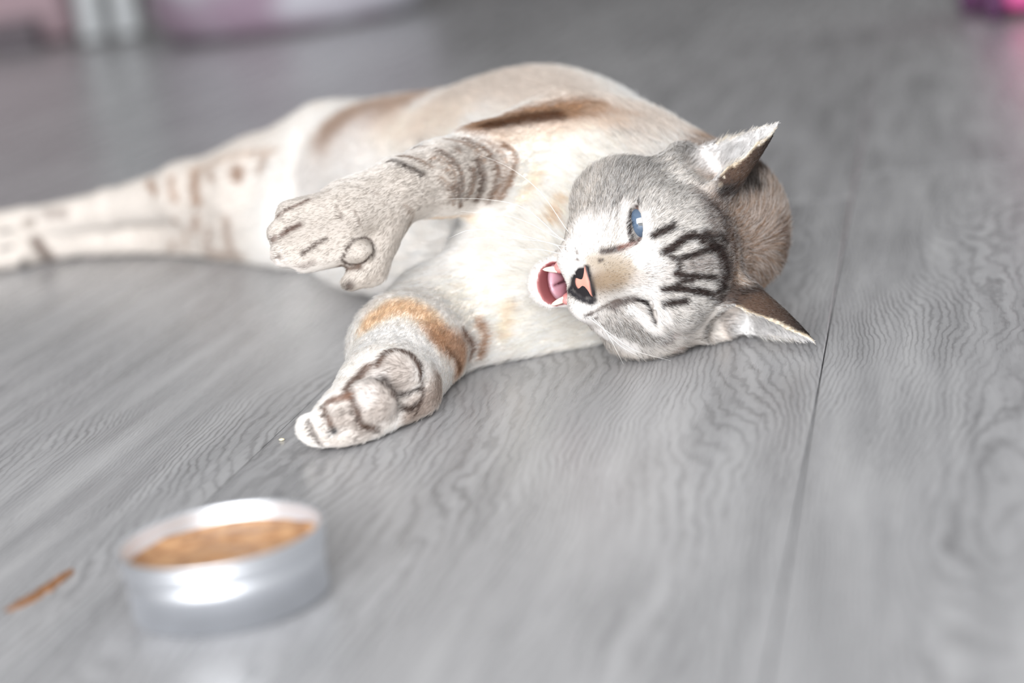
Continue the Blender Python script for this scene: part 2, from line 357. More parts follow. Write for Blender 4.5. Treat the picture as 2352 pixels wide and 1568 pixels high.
# head
HE((0, .2, -.3), (4.3, 3.6, 4.4), .012, .004)
HE((0, 1.0, 1.7), (3.2, 2.5, 2.1), .010, .003)
for s in (1, -1):
    HE((s * 2.9, -1.2, .7), (2.35, 2.6, 2.5), .010, .006)
    HE((s * 2.1, 1.2, 2.7), (1.4, .75, 1.0), .008, .0025)
    HE((s * 2.3, -1.1, 2.5), (1.6, 1.25, 1.15), .008, .003)
    HE((s * 1.6, -2.3, 2.9), (1.7, 1.5, 1.5), .010, .004)
HRC((0, .6, 2.6), (0, -1.8, 4.25), 1.5, 1.1, .008, .0015)
HRC((0, -2.8, .8), (0, -4.95, 3.25), 2.2, 1.22, .010, .003)
for s in (1, -1):
    HE((s * .95, -3.05, 4.15), (1.2, 1.0, 1.15), .006, .002)
HE((0, -2.5, 4.85), (.85, .60, .50), .004, .0005)
HE(*MOUTH, .002, .0, True)
PRIMS.append(('ear', (1,), .006, 'ear', .004)); PRIMS.append(('ear', (-1,), .006, 'ear', .004))
HE((2.05, .1, 3.75), (.88, .25, .9), .0015, .0, True)
HE((-2.3, -.1, 3.7), (.75, .10, .5), .0015, .0, True)

def prim_d(pr, p):
    kd, dt = pr[0], pr[1]
    if kd == 'rc': return sd_rc(p, *dt)
    if kd == 'ear': return sd_ear(p, dt[0])
    return sd_ell(p, *dt)
def prim_box(pr):
    kd, dt = pr[0], pr[1]; m = pr[2] + .016
    if kd == 'rc':
        a, b, ra, rb = dt; return np.minimum(a - ra, b - rb) - m, np.maximum(a + ra, b + rb) + m
    if kd == 'ear':
        pts = np.array([hd(dt[0] * R, U, F) for R in (1, 7.5) for U in (0, 8) for F in (-3.5, 2)]); return pts.min(0) - .003, pts.max(0) + .003
    c, r, B = dt; e = np.sqrt(((B * np.asarray(r)[:, None]) ** 2).sum(0)); return c - e - m, c + e + m
def sdf(p):
    d = np.full(len(p), .05)
    for pr in PRIMS:
        lo, hi = prim_box(pr)
        i = np.nonzero(((p > lo) & (p < hi)).all(1))[0]
        if not len(i): continue
        di = prim_d(pr, p[i])
        d[i] = smax(d[i], -di, pr[2]) if pr[0] == 'sub' else smin(d[i], di, pr[2])
    # the floor flattens what lies on it
    return smax(d, .0012 - p[:, 2], .004)
def grad(p, h=.0006):
    g = np.stack([sdf(p + V(*e) * h) - sdf(p - V(*e) * h) for e in ((1, 0, 0), (0, 1, 0), (0, 0, 1))], 1)
    return g / (np.sqrt((g * g).sum(1))[:, None] + 1e-9)
# ---- CAT-NUMPY-END


def surface_nets(fn, lo, hi, h, block=8, margin=.006):
    lo = np.asarray(lo, float); nb = np.ceil((np.asarray(hi) - lo) / (h * block)).astype(int); n = nb * block + 1
    g = np.full(n, .05, np.float32)
    bc = np.stack(np.meshgrid(*[np.arange(k) for k in nb], indexing='ij'), -1).reshape(-1, 3)
    cd = fn(lo + (bc + .5) * block * h); half = block * h * .87
    keep = np.abs(cd) < half * 1.15 + margin
    off = np.stack(np.meshgrid(*[np.arange(block + 1)] * 3, indexing='ij'), -1).reshape(-1, 3)
    for b in bc[(~keep) & (cd < 0)]:
        s = b * block; g[s[0]:s[0] + block + 1, s[1]:s[1] + block + 1, s[2]:s[2] + block + 1] = -.05
    kb = bc[keep]
    for i in range(0, len(kb), 400):
        idx = (kb[i:i + 400, None, :] * block + off[None]).reshape(-1, 3)
        g[idx[:, 0], idx[:, 1], idx[:, 2]] = fn(lo + idx * h)
    s = g < 0
    m = np.zeros(tuple(n - 1), np.int8)
    cs = [(a, b, c) for a in (0, 1) for b in (0, 1) for c in (0, 1)]
    sl = lambda a, b, c: (slice(a, n[0] - 1 + a), slice(b, n[1] - 1 + b), slice(c, n[2] - 1 + c))
    for c in cs: m += s[sl(*c)]
    cells = np.argwhere((m > 0) & (m < 8)); vid = np.full(tuple(n - 1), -1, np.int32); vid[tuple(cells.T)] = np.arange(len(cells))
    cv = {c: g[tuple((cells + c).T)] for c in cs}
    acc = np.zeros((len(cells), 3)); cnt = np.zeros(len(cells))
    for a in cs:
        for k in range(3):
            if a[k]: continue
            b = tuple(1 if q == k else a[q] for q in range(3))
            x = (cv[a] < 0) != (cv[b] < 0); t = np.where(x, cv[a] / np.where(x, cv[a] - cv[b], 1), 0)
            pt = np.tile(np.array(a, float), (len(cells), 1)); pt[:, k] += t
            acc += pt * x[:, None]; cnt += x
    v = lo + (cells + acc / cnt[:, None]) * h
    quads = []
    for k in range(3):
        i, j = (k + 1) % 3, (k + 2) % 3
        sh = [slice(None)] * 3; sh2 = [slice(None)] * 3; sh[k] = slice(0, -1); sh2[k] = slice(1, None)
        e = np.argwhere(s[tuple(sh)] != s[tuple(sh2)])
        e = e[(e[:, i] > 0) & (e[:, j] > 0) & (e[:, i] < n[i] - 1) & (e[:, j] < n[j] - 1)]
        ins = s[tuple(e.T)]
        di = np.zeros(3, int); dj = np.zeros(3, int); di[i] = 1; dj[j] = 1
        q = np.stack([vid[tuple((e - di - dj).T)], vid[tuple((e - dj).T)], vid[tuple(e.T)], vid[tuple((e - di).T)]], 1)
        q[~ins] = q[~ins][:, ::-1]; quads.append(q)
    return v, np.concatenate(quads)

def np_mesh(name, v, q):
    me = bpy.data.meshes.new(name); me.vertices.add(len(v)); me.vertices.foreach_set('co', v.astype(np.float32).ravel())
    k = q.shape[1]; me.loops.add(len(q) * k); me.loops.foreach_set('vertex_index', q.astype(np.int32).ravel())
    me.polygons.add(len(q)); me.polygons.foreach_set('loop_start', np.arange(0, len(q) * k, k, dtype=np.int32))
    me.update(calc_edges=True); me.polygons.foreach_set('use_smooth', np.ones(len(q), bool)); me.update()
    return me
def paint(me, rgb, name='coat'):
    a = me.color_attributes.new(name, 'FLOAT_COLOR', 'POINT'); a.data.foreach_set('color', np.concatenate([rgb, np.ones((len(rgb), 1))], 1).astype(np.float32).ravel())

FUR_DENSITY = 1.0
cat = empty('cat', (.02, 1.15, 0), 'cream and silver lynx-tabby cat lying on its side, yawning, one eye shut', 'cat')
CO = V(.02, 1.15, 0)
cv_, cq_ = surface_nets(sdf, (-.47, .855, -.004), (.185, 1.64, .150), .00145)
# relax the net a little, the thin ear rims more
def relax(v, q, mask, n, lam=.5):
    e = np.concatenate([q[:, [0, 1]], q[:, [1, 2]], q[:, [2, 3]], q[:, [3, 0]]]); e = np.concatenate([e, e[:, ::-1]])
    deg = np.bincount(e[:, 0], minlength=len(v)).astype(float)[:, None]; m = mask[:, None] * lam
    for _ in range(n):
        s = np.stack([np.bincount(e[:, 0], v[e[:, 1], k], len(v)) for k in range(3)], 1) / np.maximum(deg, 1); v = v + (s - v) * m
    return v
hl = (cv_ - HC) @ HB.T * 100
cv_ = relax(cv_, cq_, np.ones(len(cv_)), 2)
cv_ = relax(cv_, cq_, ((np.abs(hl[:, 0]) > 2.4) & (hl[:, 1] > 3.2)).astype(float), 9)
def lin3(c):
    c = np.asarray(c, float) / 255; return np.where(c <= .04045, c / 12.92, ((c + .055) / 1.055) ** 2.4)
MARKS = []
def K(rgb, r, soft, strength, *pts): MARKS.append((lin3(rgb), r, soft, strength, np.array(pts, float)))
# coat markings and painted crease shade: colour, radius (mm), softness, strength, points on the coat (mm)
K((200, 182, 166), 30.88, 0.6, 0.62, (-11.9, 1208.9, 121.4), (32.0, 1162.5, 127.5), (59.1, 1082.1, 124.1), (83.7, 1061.2, 108.8))
K((176, 144, 120), 29.90, 0.6, 0.85, (-89.9, 1331.3, 102.7), (-55.2, 1284.8, 111.5), (-39.3, 1289.8, 115.3))
K((236, 222, 208), 15.94, 0.7, 0.7, (-61.6, 1255.5, 100.4), (-13.6, 1172.6, 111.2))
K((160, 122, 90), 10.17, 0.6, 0.95, (0.9, 1042.1, 120.2), (22.0, 1055.0, 120.4), (45.4, 1061.7, 119.4), (64.0, 1064.9, 116.5))
K((92, 60, 40), 4.60, 0.6, 0.95, (4.2, 1040.1, 119.3), (21.7, 1051.9, 119.2), (42.7, 1058.3, 117.9))  # brown fur stripe, with shade painted into the shoulder fold
K((196, 168, 145), 4.67, 0.6, 0.6, (61.7, 1064.7, 117.3), (83.7, 1061.2, 108.8))
K((222, 200, 180), 5.50, 0.7, 0.7, (8.9, 1031.8, 113.5), (43.5, 1049.2, 110.0), (75.6, 1051.3, 107.1))
K((255, 248, 238), 21.40, 0.6, 0.8, (31.0, 1034.7, 90.5), (49.1, 1032.9, 90.5), (26.8, 1014.2, 66.8), (6.0, 1007.7, 48.1))
K((232, 190, 150), 3.29, 0.8, 0.75, (58.7, 971.1, 96.6), (47.1, 971.3, 89.6), (39.5, 1022.0, 74.0), (33.0, 1014.4, 65.9))
MARKS.append(None)    # markings below this line lie over the head colours
K((238, 212, 184), 4.08, 0.8, 0.5, (28.7, 1034.4, 90.9), (18.5, 1026.0, 77.5))
K((255, 248, 238), 15.66, 0.6, 0.8, (-17.9, 1001.5, 39.0), (6.7, 1003.6, 21.2), (39.3, 1011.6, 7.8))
K((236, 206, 172), 3.57, 0.8, 0.5, (5.7, 1003.9, 30.5), (0.5, 1002.8, 17.6))
K((246, 240, 236), 23.80, 0.6, 0.8, (-123.2, 1341.5, 63.4), (-105.7, 976.0, 92.0), (-86.5, 1285.7, 91.9))
K((232, 202, 166), 7.30, 0.8, 0.85, (-67.8, 966.9, 41.0), (-53.1, 970.2, 45.9), (-38.8, 966.1, 39.2), (-34.4, 961.7, 31.8))
K((204, 164, 130), 8.20, 0.7, 0.85, (-34.8, 957.9, 29.4), (-25.4, 973.2, 19.0), (-26.3, 972.8, 12.4))
K((140, 100, 74), 2.42, 0.7, 0.8, (-22.7, 983.1, 25.3), (-18.5, 990.3, 16.3), (-20.8, 988.3, 11.4))
K((150, 110, 80), 1.94, 0.7, 0.8, (-31.4, 959.5, 23.0), (-26.9, 974.4, 8.7))
K((178, 134, 98), 2.66, 0.7, 0.85, (-12.5, 997.6, 26.4), (-10.8, 997.6, 19.3), (-15.0, 996.0, 8.7))
K((250, 247, 244), 10.06, 0.5, 0.95, (-63.2, 944.2, 37.6), (-48.7, 939.5, 34.4), (-39.6, 937.3, 25.0))
K((176, 158, 146), 7.01, 0.6, 0.85, (-37.0, 931.1, 13.1), (-50.2, 906.4, 6.3))
K((172, 162, 155), 11.62, 0.5, 0.95, (-56.4, 906.0, 26.4), (-66.2, 887.1, 17.9), (-79.0, 882.3, 11.8))
K((210, 204, 200), 4.42, 0.6, 0.9, (-62.6, 905.7, 26.3), (-69.7, 887.7, 21.4))
K((222, 216, 210), 3.98, 0.5, 0.9, (-96.5, 880.5, 11.7), (-90.3, 880.3, 8.8), (-79.8, 880.6, 6.1))
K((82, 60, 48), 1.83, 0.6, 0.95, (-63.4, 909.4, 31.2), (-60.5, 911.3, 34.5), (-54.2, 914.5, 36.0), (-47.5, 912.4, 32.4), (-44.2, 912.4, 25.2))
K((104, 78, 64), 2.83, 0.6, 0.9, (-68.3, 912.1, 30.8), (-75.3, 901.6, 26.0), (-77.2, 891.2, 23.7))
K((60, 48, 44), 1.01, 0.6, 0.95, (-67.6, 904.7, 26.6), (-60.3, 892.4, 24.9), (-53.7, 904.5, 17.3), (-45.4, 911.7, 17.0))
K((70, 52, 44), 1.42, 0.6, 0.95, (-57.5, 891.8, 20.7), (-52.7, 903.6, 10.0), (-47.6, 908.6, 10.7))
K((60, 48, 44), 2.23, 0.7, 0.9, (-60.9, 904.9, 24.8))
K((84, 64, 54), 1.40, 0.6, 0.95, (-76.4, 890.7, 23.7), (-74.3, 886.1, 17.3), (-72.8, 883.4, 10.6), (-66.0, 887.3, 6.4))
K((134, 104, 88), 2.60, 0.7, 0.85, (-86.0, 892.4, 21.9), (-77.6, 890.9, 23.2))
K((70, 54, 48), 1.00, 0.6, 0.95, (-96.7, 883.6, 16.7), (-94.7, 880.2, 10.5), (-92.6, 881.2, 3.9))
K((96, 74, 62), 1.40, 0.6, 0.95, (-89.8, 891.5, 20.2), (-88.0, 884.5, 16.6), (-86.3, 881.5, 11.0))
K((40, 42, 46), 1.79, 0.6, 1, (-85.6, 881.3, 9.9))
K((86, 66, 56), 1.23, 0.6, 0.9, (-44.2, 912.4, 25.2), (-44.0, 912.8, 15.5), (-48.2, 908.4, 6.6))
K((184, 176, 168), 20.76, 0.45, 0.95, (-7.0, 1013.6, 98.9), (-31.6, 997.9, 97.9), (-60.7, 982.3, 91.2), (-93.5, 976.5, 88.0))
K((182, 174, 166), 13.05, 0.5, 0.95, (-54.1, 987.6, 78.3), (-64.6, 981.1, 65.4), (-73.1, 980.7, 60.0))
K((232, 206, 178), 3.83, 0.8, 0.7, (-30.2, 1016.8, 78.6), (-10.4, 1030.3, 73.6))
K((78, 68, 62), 1.54, 0.6, 0.9, (-46.9, 1004.9, 113.3), (-38.8, 999.3, 109.4), (-32.2, 999.6, 104.6))
K((122, 99, 82), 0.99, 0.6, 0.9, (-41.6, 1008.6, 114.1), (-34.1, 1006.1, 111.8), (-27.7, 1004.4, 107.1))
K((131, 102, 81), 1.06, 0.6, 0.9, (-46.3, 1209.2, 91.2), (-26.1, 1008.4, 110.8), (-20.2, 1006.0, 104.0))
K((104, 81, 67), 1.22, 0.6, 0.9, (-33.5, 1021.6, 116.2), (-19.5, 1011.6, 111.7), (-13.4, 1008.8, 101.6), (-14.7, 1009.4, 89.3))
K((109, 84, 67), 1.51, 0.6, 0.9, (-34.0, 1191.5, 97.8), (-12.7, 1017.0, 112.0), (-6.7, 1014.2, 101.0), (-10.8, 1012.9, 88.2))
K((91, 70, 57), 2.12, 0.6, 0.9, (-3.9, 1017.9, 104.6), (-2.5, 1017.1, 94.3), (-7.1, 1017.9, 85.1))
K((131, 100, 76), 1.12, 0.6, 0.8, (-17.8, 1026.1, 117.3), (-6.2, 1022.8, 112.2), (-0.6, 1019.7, 103.9))
K((104, 75, 54), 1.46, 0.6, 0.95, (-9.4, 1027.8, 116.1), (3.4, 1022.7, 106.3), (5.1, 1020.9, 95.0), (-0.7, 1022.9, 81.9))
K((152, 113, 81), 1.47, 0.6, 0.9, (10.6, 1029.5, 110.1), (15.8, 1029.2, 103.3), (13.0, 1025.5, 93.2), (6.8, 1024.4, 83.5))
K((96, 75, 62), 1.33, 0.6, 0.9, (-16.5, 1006.5, 95.6), (-16.4, 1012.9, 83.4))
K((122, 99, 82), 0.88, 0.6, 0.8, (-24.1, 1003.5, 101.6), (-19.0, 1005.5, 93.9), (-19.7, 1009.0, 85.6))
K((137, 120, 107), 0.88, 0.6, 0.7, (-43.5, 992.0, 91.6), (-40.0, 996.4, 86.0), (-43.8, 998.6, 78.3))
K((130, 104, 86), 0.78, 0.6, 0.8, (-36.0, 1019.5, 115.2), (-23.1, 1009.6, 111.1), (-16.9, 1007.0, 102.3), (-17.5, 1006.1, 94.7))
K((150, 112, 82), 0.90, 0.6, 0.8, (-0.2, 1027.7, 114.1), (8.9, 1025.6, 106.3), (9.4, 1023.2, 94.1), (3.6, 1023.3, 83.5))
K((114, 98, 90), 0.97, 0.6, 0.95, (-105.6, 977.8, 96.7), (-98.3, 976.0, 100.3), (-88.8, 980.2, 102.7))  # from here, dark slits between the toes are painted shade
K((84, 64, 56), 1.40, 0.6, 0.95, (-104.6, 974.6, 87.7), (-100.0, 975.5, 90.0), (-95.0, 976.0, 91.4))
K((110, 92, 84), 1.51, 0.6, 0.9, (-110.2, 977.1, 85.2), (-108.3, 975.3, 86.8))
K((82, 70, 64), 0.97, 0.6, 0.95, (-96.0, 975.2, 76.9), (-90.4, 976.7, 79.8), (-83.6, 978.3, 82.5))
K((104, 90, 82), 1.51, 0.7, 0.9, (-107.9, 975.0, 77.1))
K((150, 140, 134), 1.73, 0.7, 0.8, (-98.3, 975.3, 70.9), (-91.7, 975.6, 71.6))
K((120, 108, 100), 0.52, 0.5, 0.8, (-76.8, 978.8, 98.4), (-75.2, 978.1, 94.3), (-74.2, 978.3, 89.8))  # thin paw creases, their shade drawn in as colour
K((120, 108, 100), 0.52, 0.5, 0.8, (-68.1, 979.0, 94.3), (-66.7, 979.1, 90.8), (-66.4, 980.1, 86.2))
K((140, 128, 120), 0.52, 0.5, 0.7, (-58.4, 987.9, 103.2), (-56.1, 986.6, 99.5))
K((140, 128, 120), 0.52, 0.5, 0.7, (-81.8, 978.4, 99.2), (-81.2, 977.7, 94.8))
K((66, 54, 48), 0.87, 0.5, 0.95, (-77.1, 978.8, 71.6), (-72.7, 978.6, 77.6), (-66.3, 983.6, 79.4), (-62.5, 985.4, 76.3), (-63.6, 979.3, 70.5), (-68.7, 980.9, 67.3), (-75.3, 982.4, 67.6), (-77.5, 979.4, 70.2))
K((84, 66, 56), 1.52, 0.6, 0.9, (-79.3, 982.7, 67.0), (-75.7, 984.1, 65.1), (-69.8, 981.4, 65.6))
K((238, 234, 230), 3.45, 0.7, 0.9, (-97.1, 1196.5, 22.6))
K((74, 62, 56), 3.04, 0.7, 0.9, (-76.4, 980.2, 56.8))
K((160, 127, 104), 3.60, 0.7, 0.85, (-249.3, 1483.6, 62.0), (-244.0, 1468.6, 55.6))
K((164, 135, 115), 2.91, 0.7, 0.85, (-229.3, 1462.0, 64.8), (-228.1, 1455.2, 49.5))
K((153, 118, 92), 4.48, 0.7, 0.9, (-208.2, 1448.5, 67.0), (-211.0, 1443.9, 47.5))
K((163, 132, 110), 2.85, 0.7, 0.8, (-196.8, 1436.7, 68.0), (-195.1, 1431.2, 63.1))
K((150, 115, 89), 5.62, 0.7, 0.9, (-174.5, 1416.1, 67.7), (-174.2, 1414.2, 64.8))
K((190, 166, 146), 3.46, 0.8, 0.5, (-213.6, 1455.6, 68.7), (-191.4, 1437.4, 74.4), (-166.8, 1420.6, 79.5), (-142.0, 1390.2, 82.1))
K((163, 134, 112), 3.69, 0.7, 0.8, (-152.3, 1398.9, 75.9), (-154.9, 1397.2, 70.6))
K((169, 146, 130), 2.31, 0.7, 0.85, (-233.2, 1465.1, 33.4), (-243.3, 1494.8, 6.5))
K((163, 134, 115), 2.91, 0.7, 0.85, (-213.7, 1450.0, 34.7), (-218.6, 1459.6, 24.0))
K((171, 148, 132), 1.97, 0.7, 0.8, (-226.3, 1469.8, 24.4), (-230.8, 1479.3, 9.1))
K((161, 137, 123), 3.54, 0.7, 0.85, (-206.1, 1442.6, 25.1), (-209.3, 1450.8, 6.3))
K((164, 135, 115), 3.78, 0.7, 0.85, (-187.9, 1417.7, 33.7), (-188.5, 1420.7, 13.5))
K((166, 145, 130), 3.17, 0.7, 0.7, (-203.5, 1443.3, 6.8), (-180.9, 1412.0, 8.3))
K((140, 129, 121), 3.84, 0.7, 0.8, (-362.2, 1553.3, 33.8), (-356.1, 1550.5, 35.8))
K((96, 78, 69), 4.55, 0.7, 0.9, (-356.7, 1551.0, 20.6), (-352.5, 1552.6, 11.7), (-349.5, 1556.6, 4.6))
K((49, 46, 47), 4.19, 0.7, 0.9, (-367.9, 1545.3, 4.4))
K((96, 90, 88), 1.75, 0.6, 0.8, (-383.5, 1553.2, 29.6), (-372.8, 1552.3, 31.0))
K((96, 90, 88), 1.74, 0.6, 0.8, (-383.7, 1544.3, 18.6), (-372.9, 1542.6, 19.5))
K((150, 138, 132), 4.14, 0.7, 0.7, (-343.9, 1545.7, 41.1), (-326.6, 1534.5, 40.4))
K((176, 148, 126), 16.76, 0.5, 0.95, (123.0, 993.9, 65.4), (132.5, 998.4, 45.3), (131.7, 1009.2, 22.9))
K((132, 100, 78), 4.53, 0.7, 0.85, (142.3, 1008.1, 49.1), (144.6, 1018.8, 33.1))
K((214, 190, 168), 6.06, 0.6, 0.8, (114.8, 968.3, 44.4), (115.5, 966.5, 33.6))
K((192, 187, 182), 24.25, 0.35, 0.95, (77.8, 957.0, 88.4), (85.8, 943.1, 61.7), (82.2, 942.6, 32.2), (65.0, 949.4, 24.6))
K((164, 158, 153), 8.92, 0.7, 0.8, (55.9, 957.3, 82.9), (62.5, 961.7, 89.9), (67.2, 970.0, 96.7))
K((172, 166, 160), 10.44, 0.6, 0.85, (76.2, 974.2, 97.0), (90.9, 985.5, 101.0), (103.0, 1000.0, 96.4))
K((104, 98, 94), 3.75, 0.8, 0.85, (99.7, 997.5, 98.9), (103.4, 1000.1, 95.8))
K((214, 196, 182), 3.54, 0.7, 0.7, (109.7, 1001.9, 95.2), (109.9, 1000.6, 88.6))
K((172, 166, 161), 12.81, 0.7, 0.6, (56.4, 949.6, 23.6), (73.1, 951.6, 18.5), (90.8, 960.7, 14.0))
K((236, 232, 229), 8.47, 0.6, 0.9, (42.6, 954.1, 72.4), (34.4, 946.3, 62.1), (30.3, 974.3, 42.0), (35.9, 945.6, 32.9))
K((236, 232, 229), 5.99, 0.6, 0.95, (45.6, 955.7, 19.4), (55.7, 958.5, 11.8))
K((236, 232, 229), 4.63, 0.8, 0.5, (50.6, 951.7, 69.5), (54.9, 954.1, 77.1))
K((232, 228, 225), 7.54, 0.7, 0.8, (68.4, 942.5, 57.9), (65.0, 941.7, 47.8), (68.7, 943.2, 42.7))
K((122, 104, 86), 6.27, 0.8, 0.95, (45.3, 940.5, 49.2), (52.5, 940.1, 49.9))
K((146, 128, 108), 5.02, 0.9, 0.8, (50.4, 939.8, 50.3), (57.8, 940.9, 49.9), (64.2, 941.4, 50.1))
K((158, 142, 122), 4.18, 0.7, 0.7, (43.4, 945.0, 58.9), (51.6, 943.3, 58.0), (61.6, 941.9, 54.7))
K((196, 190, 186), 5.44, 0.7, 0.7, (67.2, 941.5, 48.6), (77.8, 940.9, 49.4))
K((156, 150, 145), 7.22, 0.7, 0.75, (54.5, 948.9, 26.2), (64.4, 951.6, 17.6))
K((236, 232, 229), 1.90, 0.6, 0.9, (63.3, 956.0, 82.0), (60.5, 952.4, 72.3), (61.2, 949.7, 66.2))
K((236, 232, 229), 2.93, 0.6, 0.9, (71.7, 949.9, 75.4), (70.2, 944.9, 63.6), (66.1, 942.2, 56.2))
K((236, 232, 229), 2.55, 0.6, 0.9, (59.4, 948.3, 31.7), (65.1, 949.2, 25.7), (70.5, 951.3, 18.6))
K((236, 232, 229), 3.39, 0.6, 0.9, (68.4, 948.6, 35.2), (74.0, 947.2, 29.9), (75.6, 948.8, 24.3))
K((70, 60, 58), 1.89, 0.7, 0.95, (49.4, 948.3, 62.2), (53.6, 947.7, 62.3), (57.9, 947.5, 62.8))
K((132, 94, 84), 1.47, 0.7, 0.9, (57.9, 947.5, 62.8), (62.2, 947.5, 63.9), (65.1, 947.5, 64.8))
K((40, 28, 28), 1.37, 0.5, 0.97, (68.6, 955.0, 80.6), (65.4, 954.6, 77.3), (63.4, 952.2, 71.9), (63.6, 948.6, 65.7))
K((110, 84, 78), 0.74, 0.5, 0.9, (68.9, 954.7, 79.8), (70.1, 959.4, 74.1), (69.1, 956.6, 66.1), (65.8, 946.6, 64.0))
K((96, 86, 82), 2.11, 0.8, 0.95, (50.8, 947.7, 34.8), (56.1, 947.0, 37.2), (61.0, 946.8, 37.7))
K((36, 28, 28), 1.27, 0.5, 1, (62.5, 947.2, 36.7), (66.1, 947.5, 35.3), (68.7, 949.3, 30.2), (70.1, 950.3, 23.7))
K((88, 76, 70), 1.05, 0.7, 0.9, (36.9, 945.3, 32.8), (45.8, 945.9, 35.7), (53.6, 946.5, 38.1))
K((40, 28, 25), 1.99, 0.5, 0.97, (73.6, 945.4, 66.7), (77.9, 944.8, 68.1), (83.6, 945.3, 70.0))
K((84, 66, 60), 5.05, 0.9, 0.6, (90.7, 942.4, 50.0), (98.4, 945.3, 49.9))
K((40, 28, 25), 2.31, 0.4, 0.98, (77.8, 941.9, 59.0), (83.3, 942.5, 60.9), (88.7, 944.3, 63.9), (93.7, 945.7, 63.8), (96.6, 945.9, 60.8))
K((40, 28, 25), 1.57, 0.5, 0.95, (80.9, 941.3, 56.3), (84.0, 941.2, 54.0), (83.5, 941.0, 50.0), (81.8, 941.1, 47.7))
K((40, 28, 25), 1.89, 0.5, 0.96, (86.1, 941.6, 55.1), (90.7, 942.8, 55.3), (97.7, 945.5, 56.2), (104.6, 950.2, 55.9))
K((40, 28, 25), 2.75, 0.5, 0.95, (98.9, 948.1, 63.7), (105.6, 952.8, 61.3), (109.0, 956.2, 57.6))
K((40, 28, 25), 4.23, 0.6, 0.95, (101.4, 948.0, 58.2), (106.1, 951.3, 53.1))
K((56, 40, 36), 5.32, 0.7, 0.95, (107.0, 952.1, 48.5), (107.9, 954.1, 42.6), (105.4, 952.5, 38.2))
K((40, 28, 25), 1.79, 0.5, 0.96, (83.2, 941.1, 47.5), (88.0, 942.0, 45.6), (94.4, 943.9, 44.1), (101.1, 947.7, 41.7))
K((40, 28, 25), 1.37, 0.5, 0.95, (80.6, 941.7, 42.8), (84.8, 941.7, 43.9), (89.8, 942.8, 42.8))
K((40, 28, 25), 2.11, 0.45, 0.98, (75.5, 942.7, 41.0), (82.5, 941.9, 40.6), (90.4, 943.4, 37.8), (96.9, 947.1, 35.1))
K((40, 28, 25), 1.92, 0.6, 0.93, (97.9, 948.8, 32.2), (101.5, 950.5, 34.2), (106.3, 955.5, 34.4))
K((40, 28, 25), 2.11, 0.5, 0.97, (75.0, 945.2, 33.4), (80.1, 942.8, 34.0), (85.0, 942.4, 34.1))
K((96, 82, 76), 3.21, 0.7, 0.9, (103.2, 963.4, 77.0), (109.8, 966.6, 69.0), (110.6, 960.1, 59.6))
K((130, 118, 112), 4.26, 0.8, 0.7, (99.3, 965.4, 82.0), (104.5, 953.8, 65.8))
K((96, 82, 76), 2.79, 0.7, 0.9, (101.3, 953.6, 29.0), (109.8, 960.4, 29.4))
K((112, 100, 94), 2.86, 0.8, 0.85, (106.6, 978.4, 17.5), (111.4, 984.0, 4.5))
K((140, 114, 98), 3.04, 0.8, 0.85, (81.5, 965.6, 4.0))
K((160, 150, 145), 2.78, 0.8, 0.8, (74.8, 955.8, 11.8), (79.4, 954.8, 14.7))
K((84, 72, 66), 1.05, 0.7, 0.95, (37.0, 947.0, 63.9))
K((84, 72, 66), 1.05, 0.7, 0.95, (36.3, 945.6, 60.4))
K((120, 104, 96), 0.63, 0.7, 0.8, (32.5, 948.9, 65.1))
K((120, 104, 96), 0.63, 0.7, 0.8, (31.8, 947.0, 61.0))
K((60, 50, 46), 1.26, 0.7, 0.95, (47.4, 944.5, 58.8))
K((84, 72, 66), 1.26, 0.7, 0.95, (39.6, 944.6, 33.8))
K((84, 72, 66), 1.27, 0.7, 0.95, (41.9, 947.3, 30.3))
K((110, 98, 90), 0.85, 0.7, 0.9, (44.8, 950.8, 25.9))
K((120, 95, 80), 4.31, 0.7, 0.85, (113.5, 966.6, 58.0), (114.1, 966.5, 44.8), (111.2, 962.8, 34.9))
K((46, 44, 47), 3.57, 0.5, 1, (34.2, 946.0, 49.2), (35.4, 944.6, 46.1))
K((46, 44, 47), 2.09, 0.6, 1, (39.9, 943.2, 55.4), (40.7, 941.7, 49.2), (41.3, 943.4, 40.1))
K((46, 44, 47), 1.68, 0.6, 1, (30.9, 949.5, 45.1), (35.2, 945.0, 52.5), (39.6, 943.4, 55.9))
K((46, 44, 47), 1.68, 0.6, 1, (30.9, 949.5, 45.1), (34.9, 944.6, 42.1), (40.4, 943.5, 39.4))
K((226, 223, 221), 9.65, 0.5, 0.97, (110.4, 1002.0, 91.7), (118.9, 995.9, 95.7), (130.4, 987.3, 101.8), (140.6, 979.0, 107.2))
K((72, 60, 53), 5.63, 0.4, 0.97, (123.7, 979.6, 80.8), (133.2, 974.0, 95.5), (142.3, 974.0, 106.0))
K((46, 42, 42), 5.71, 0.6, 0.9, (114.0, 973.4, 79.1), (133.1, 1005.4, 71.2))
K((124, 98, 80), 3.24, 0.8, 0.7, (125.9, 975.4, 86.5), (131.9, 974.6, 93.4))
K((224, 223, 222), 8.35, 0.5, 0.97, (118.5, 984.1, 8.2), (128.0, 968.7, 5.7))
K((92, 76, 65), 5.57, 0.4, 0.97, (120.9, 957.6, 25.8), (131.3, 952.6, 19.8), (141.0, 941.2, 8.5))
K((78, 66, 60), 4.75, 0.6, 0.9, (112.4, 962.2, 30.9), (127.0, 962.2, 26.2))
K((240, 222, 194), 0.97, 0.5, 0.95, (111.7, 971.2, 82.8), (126.4, 971.5, 96.3), (143.1, 974.2, 107.8))
K((240, 222, 194), 0.96, 0.5, 0.95, (112.0, 957.1, 24.1), (126.4, 950.0, 18.3))
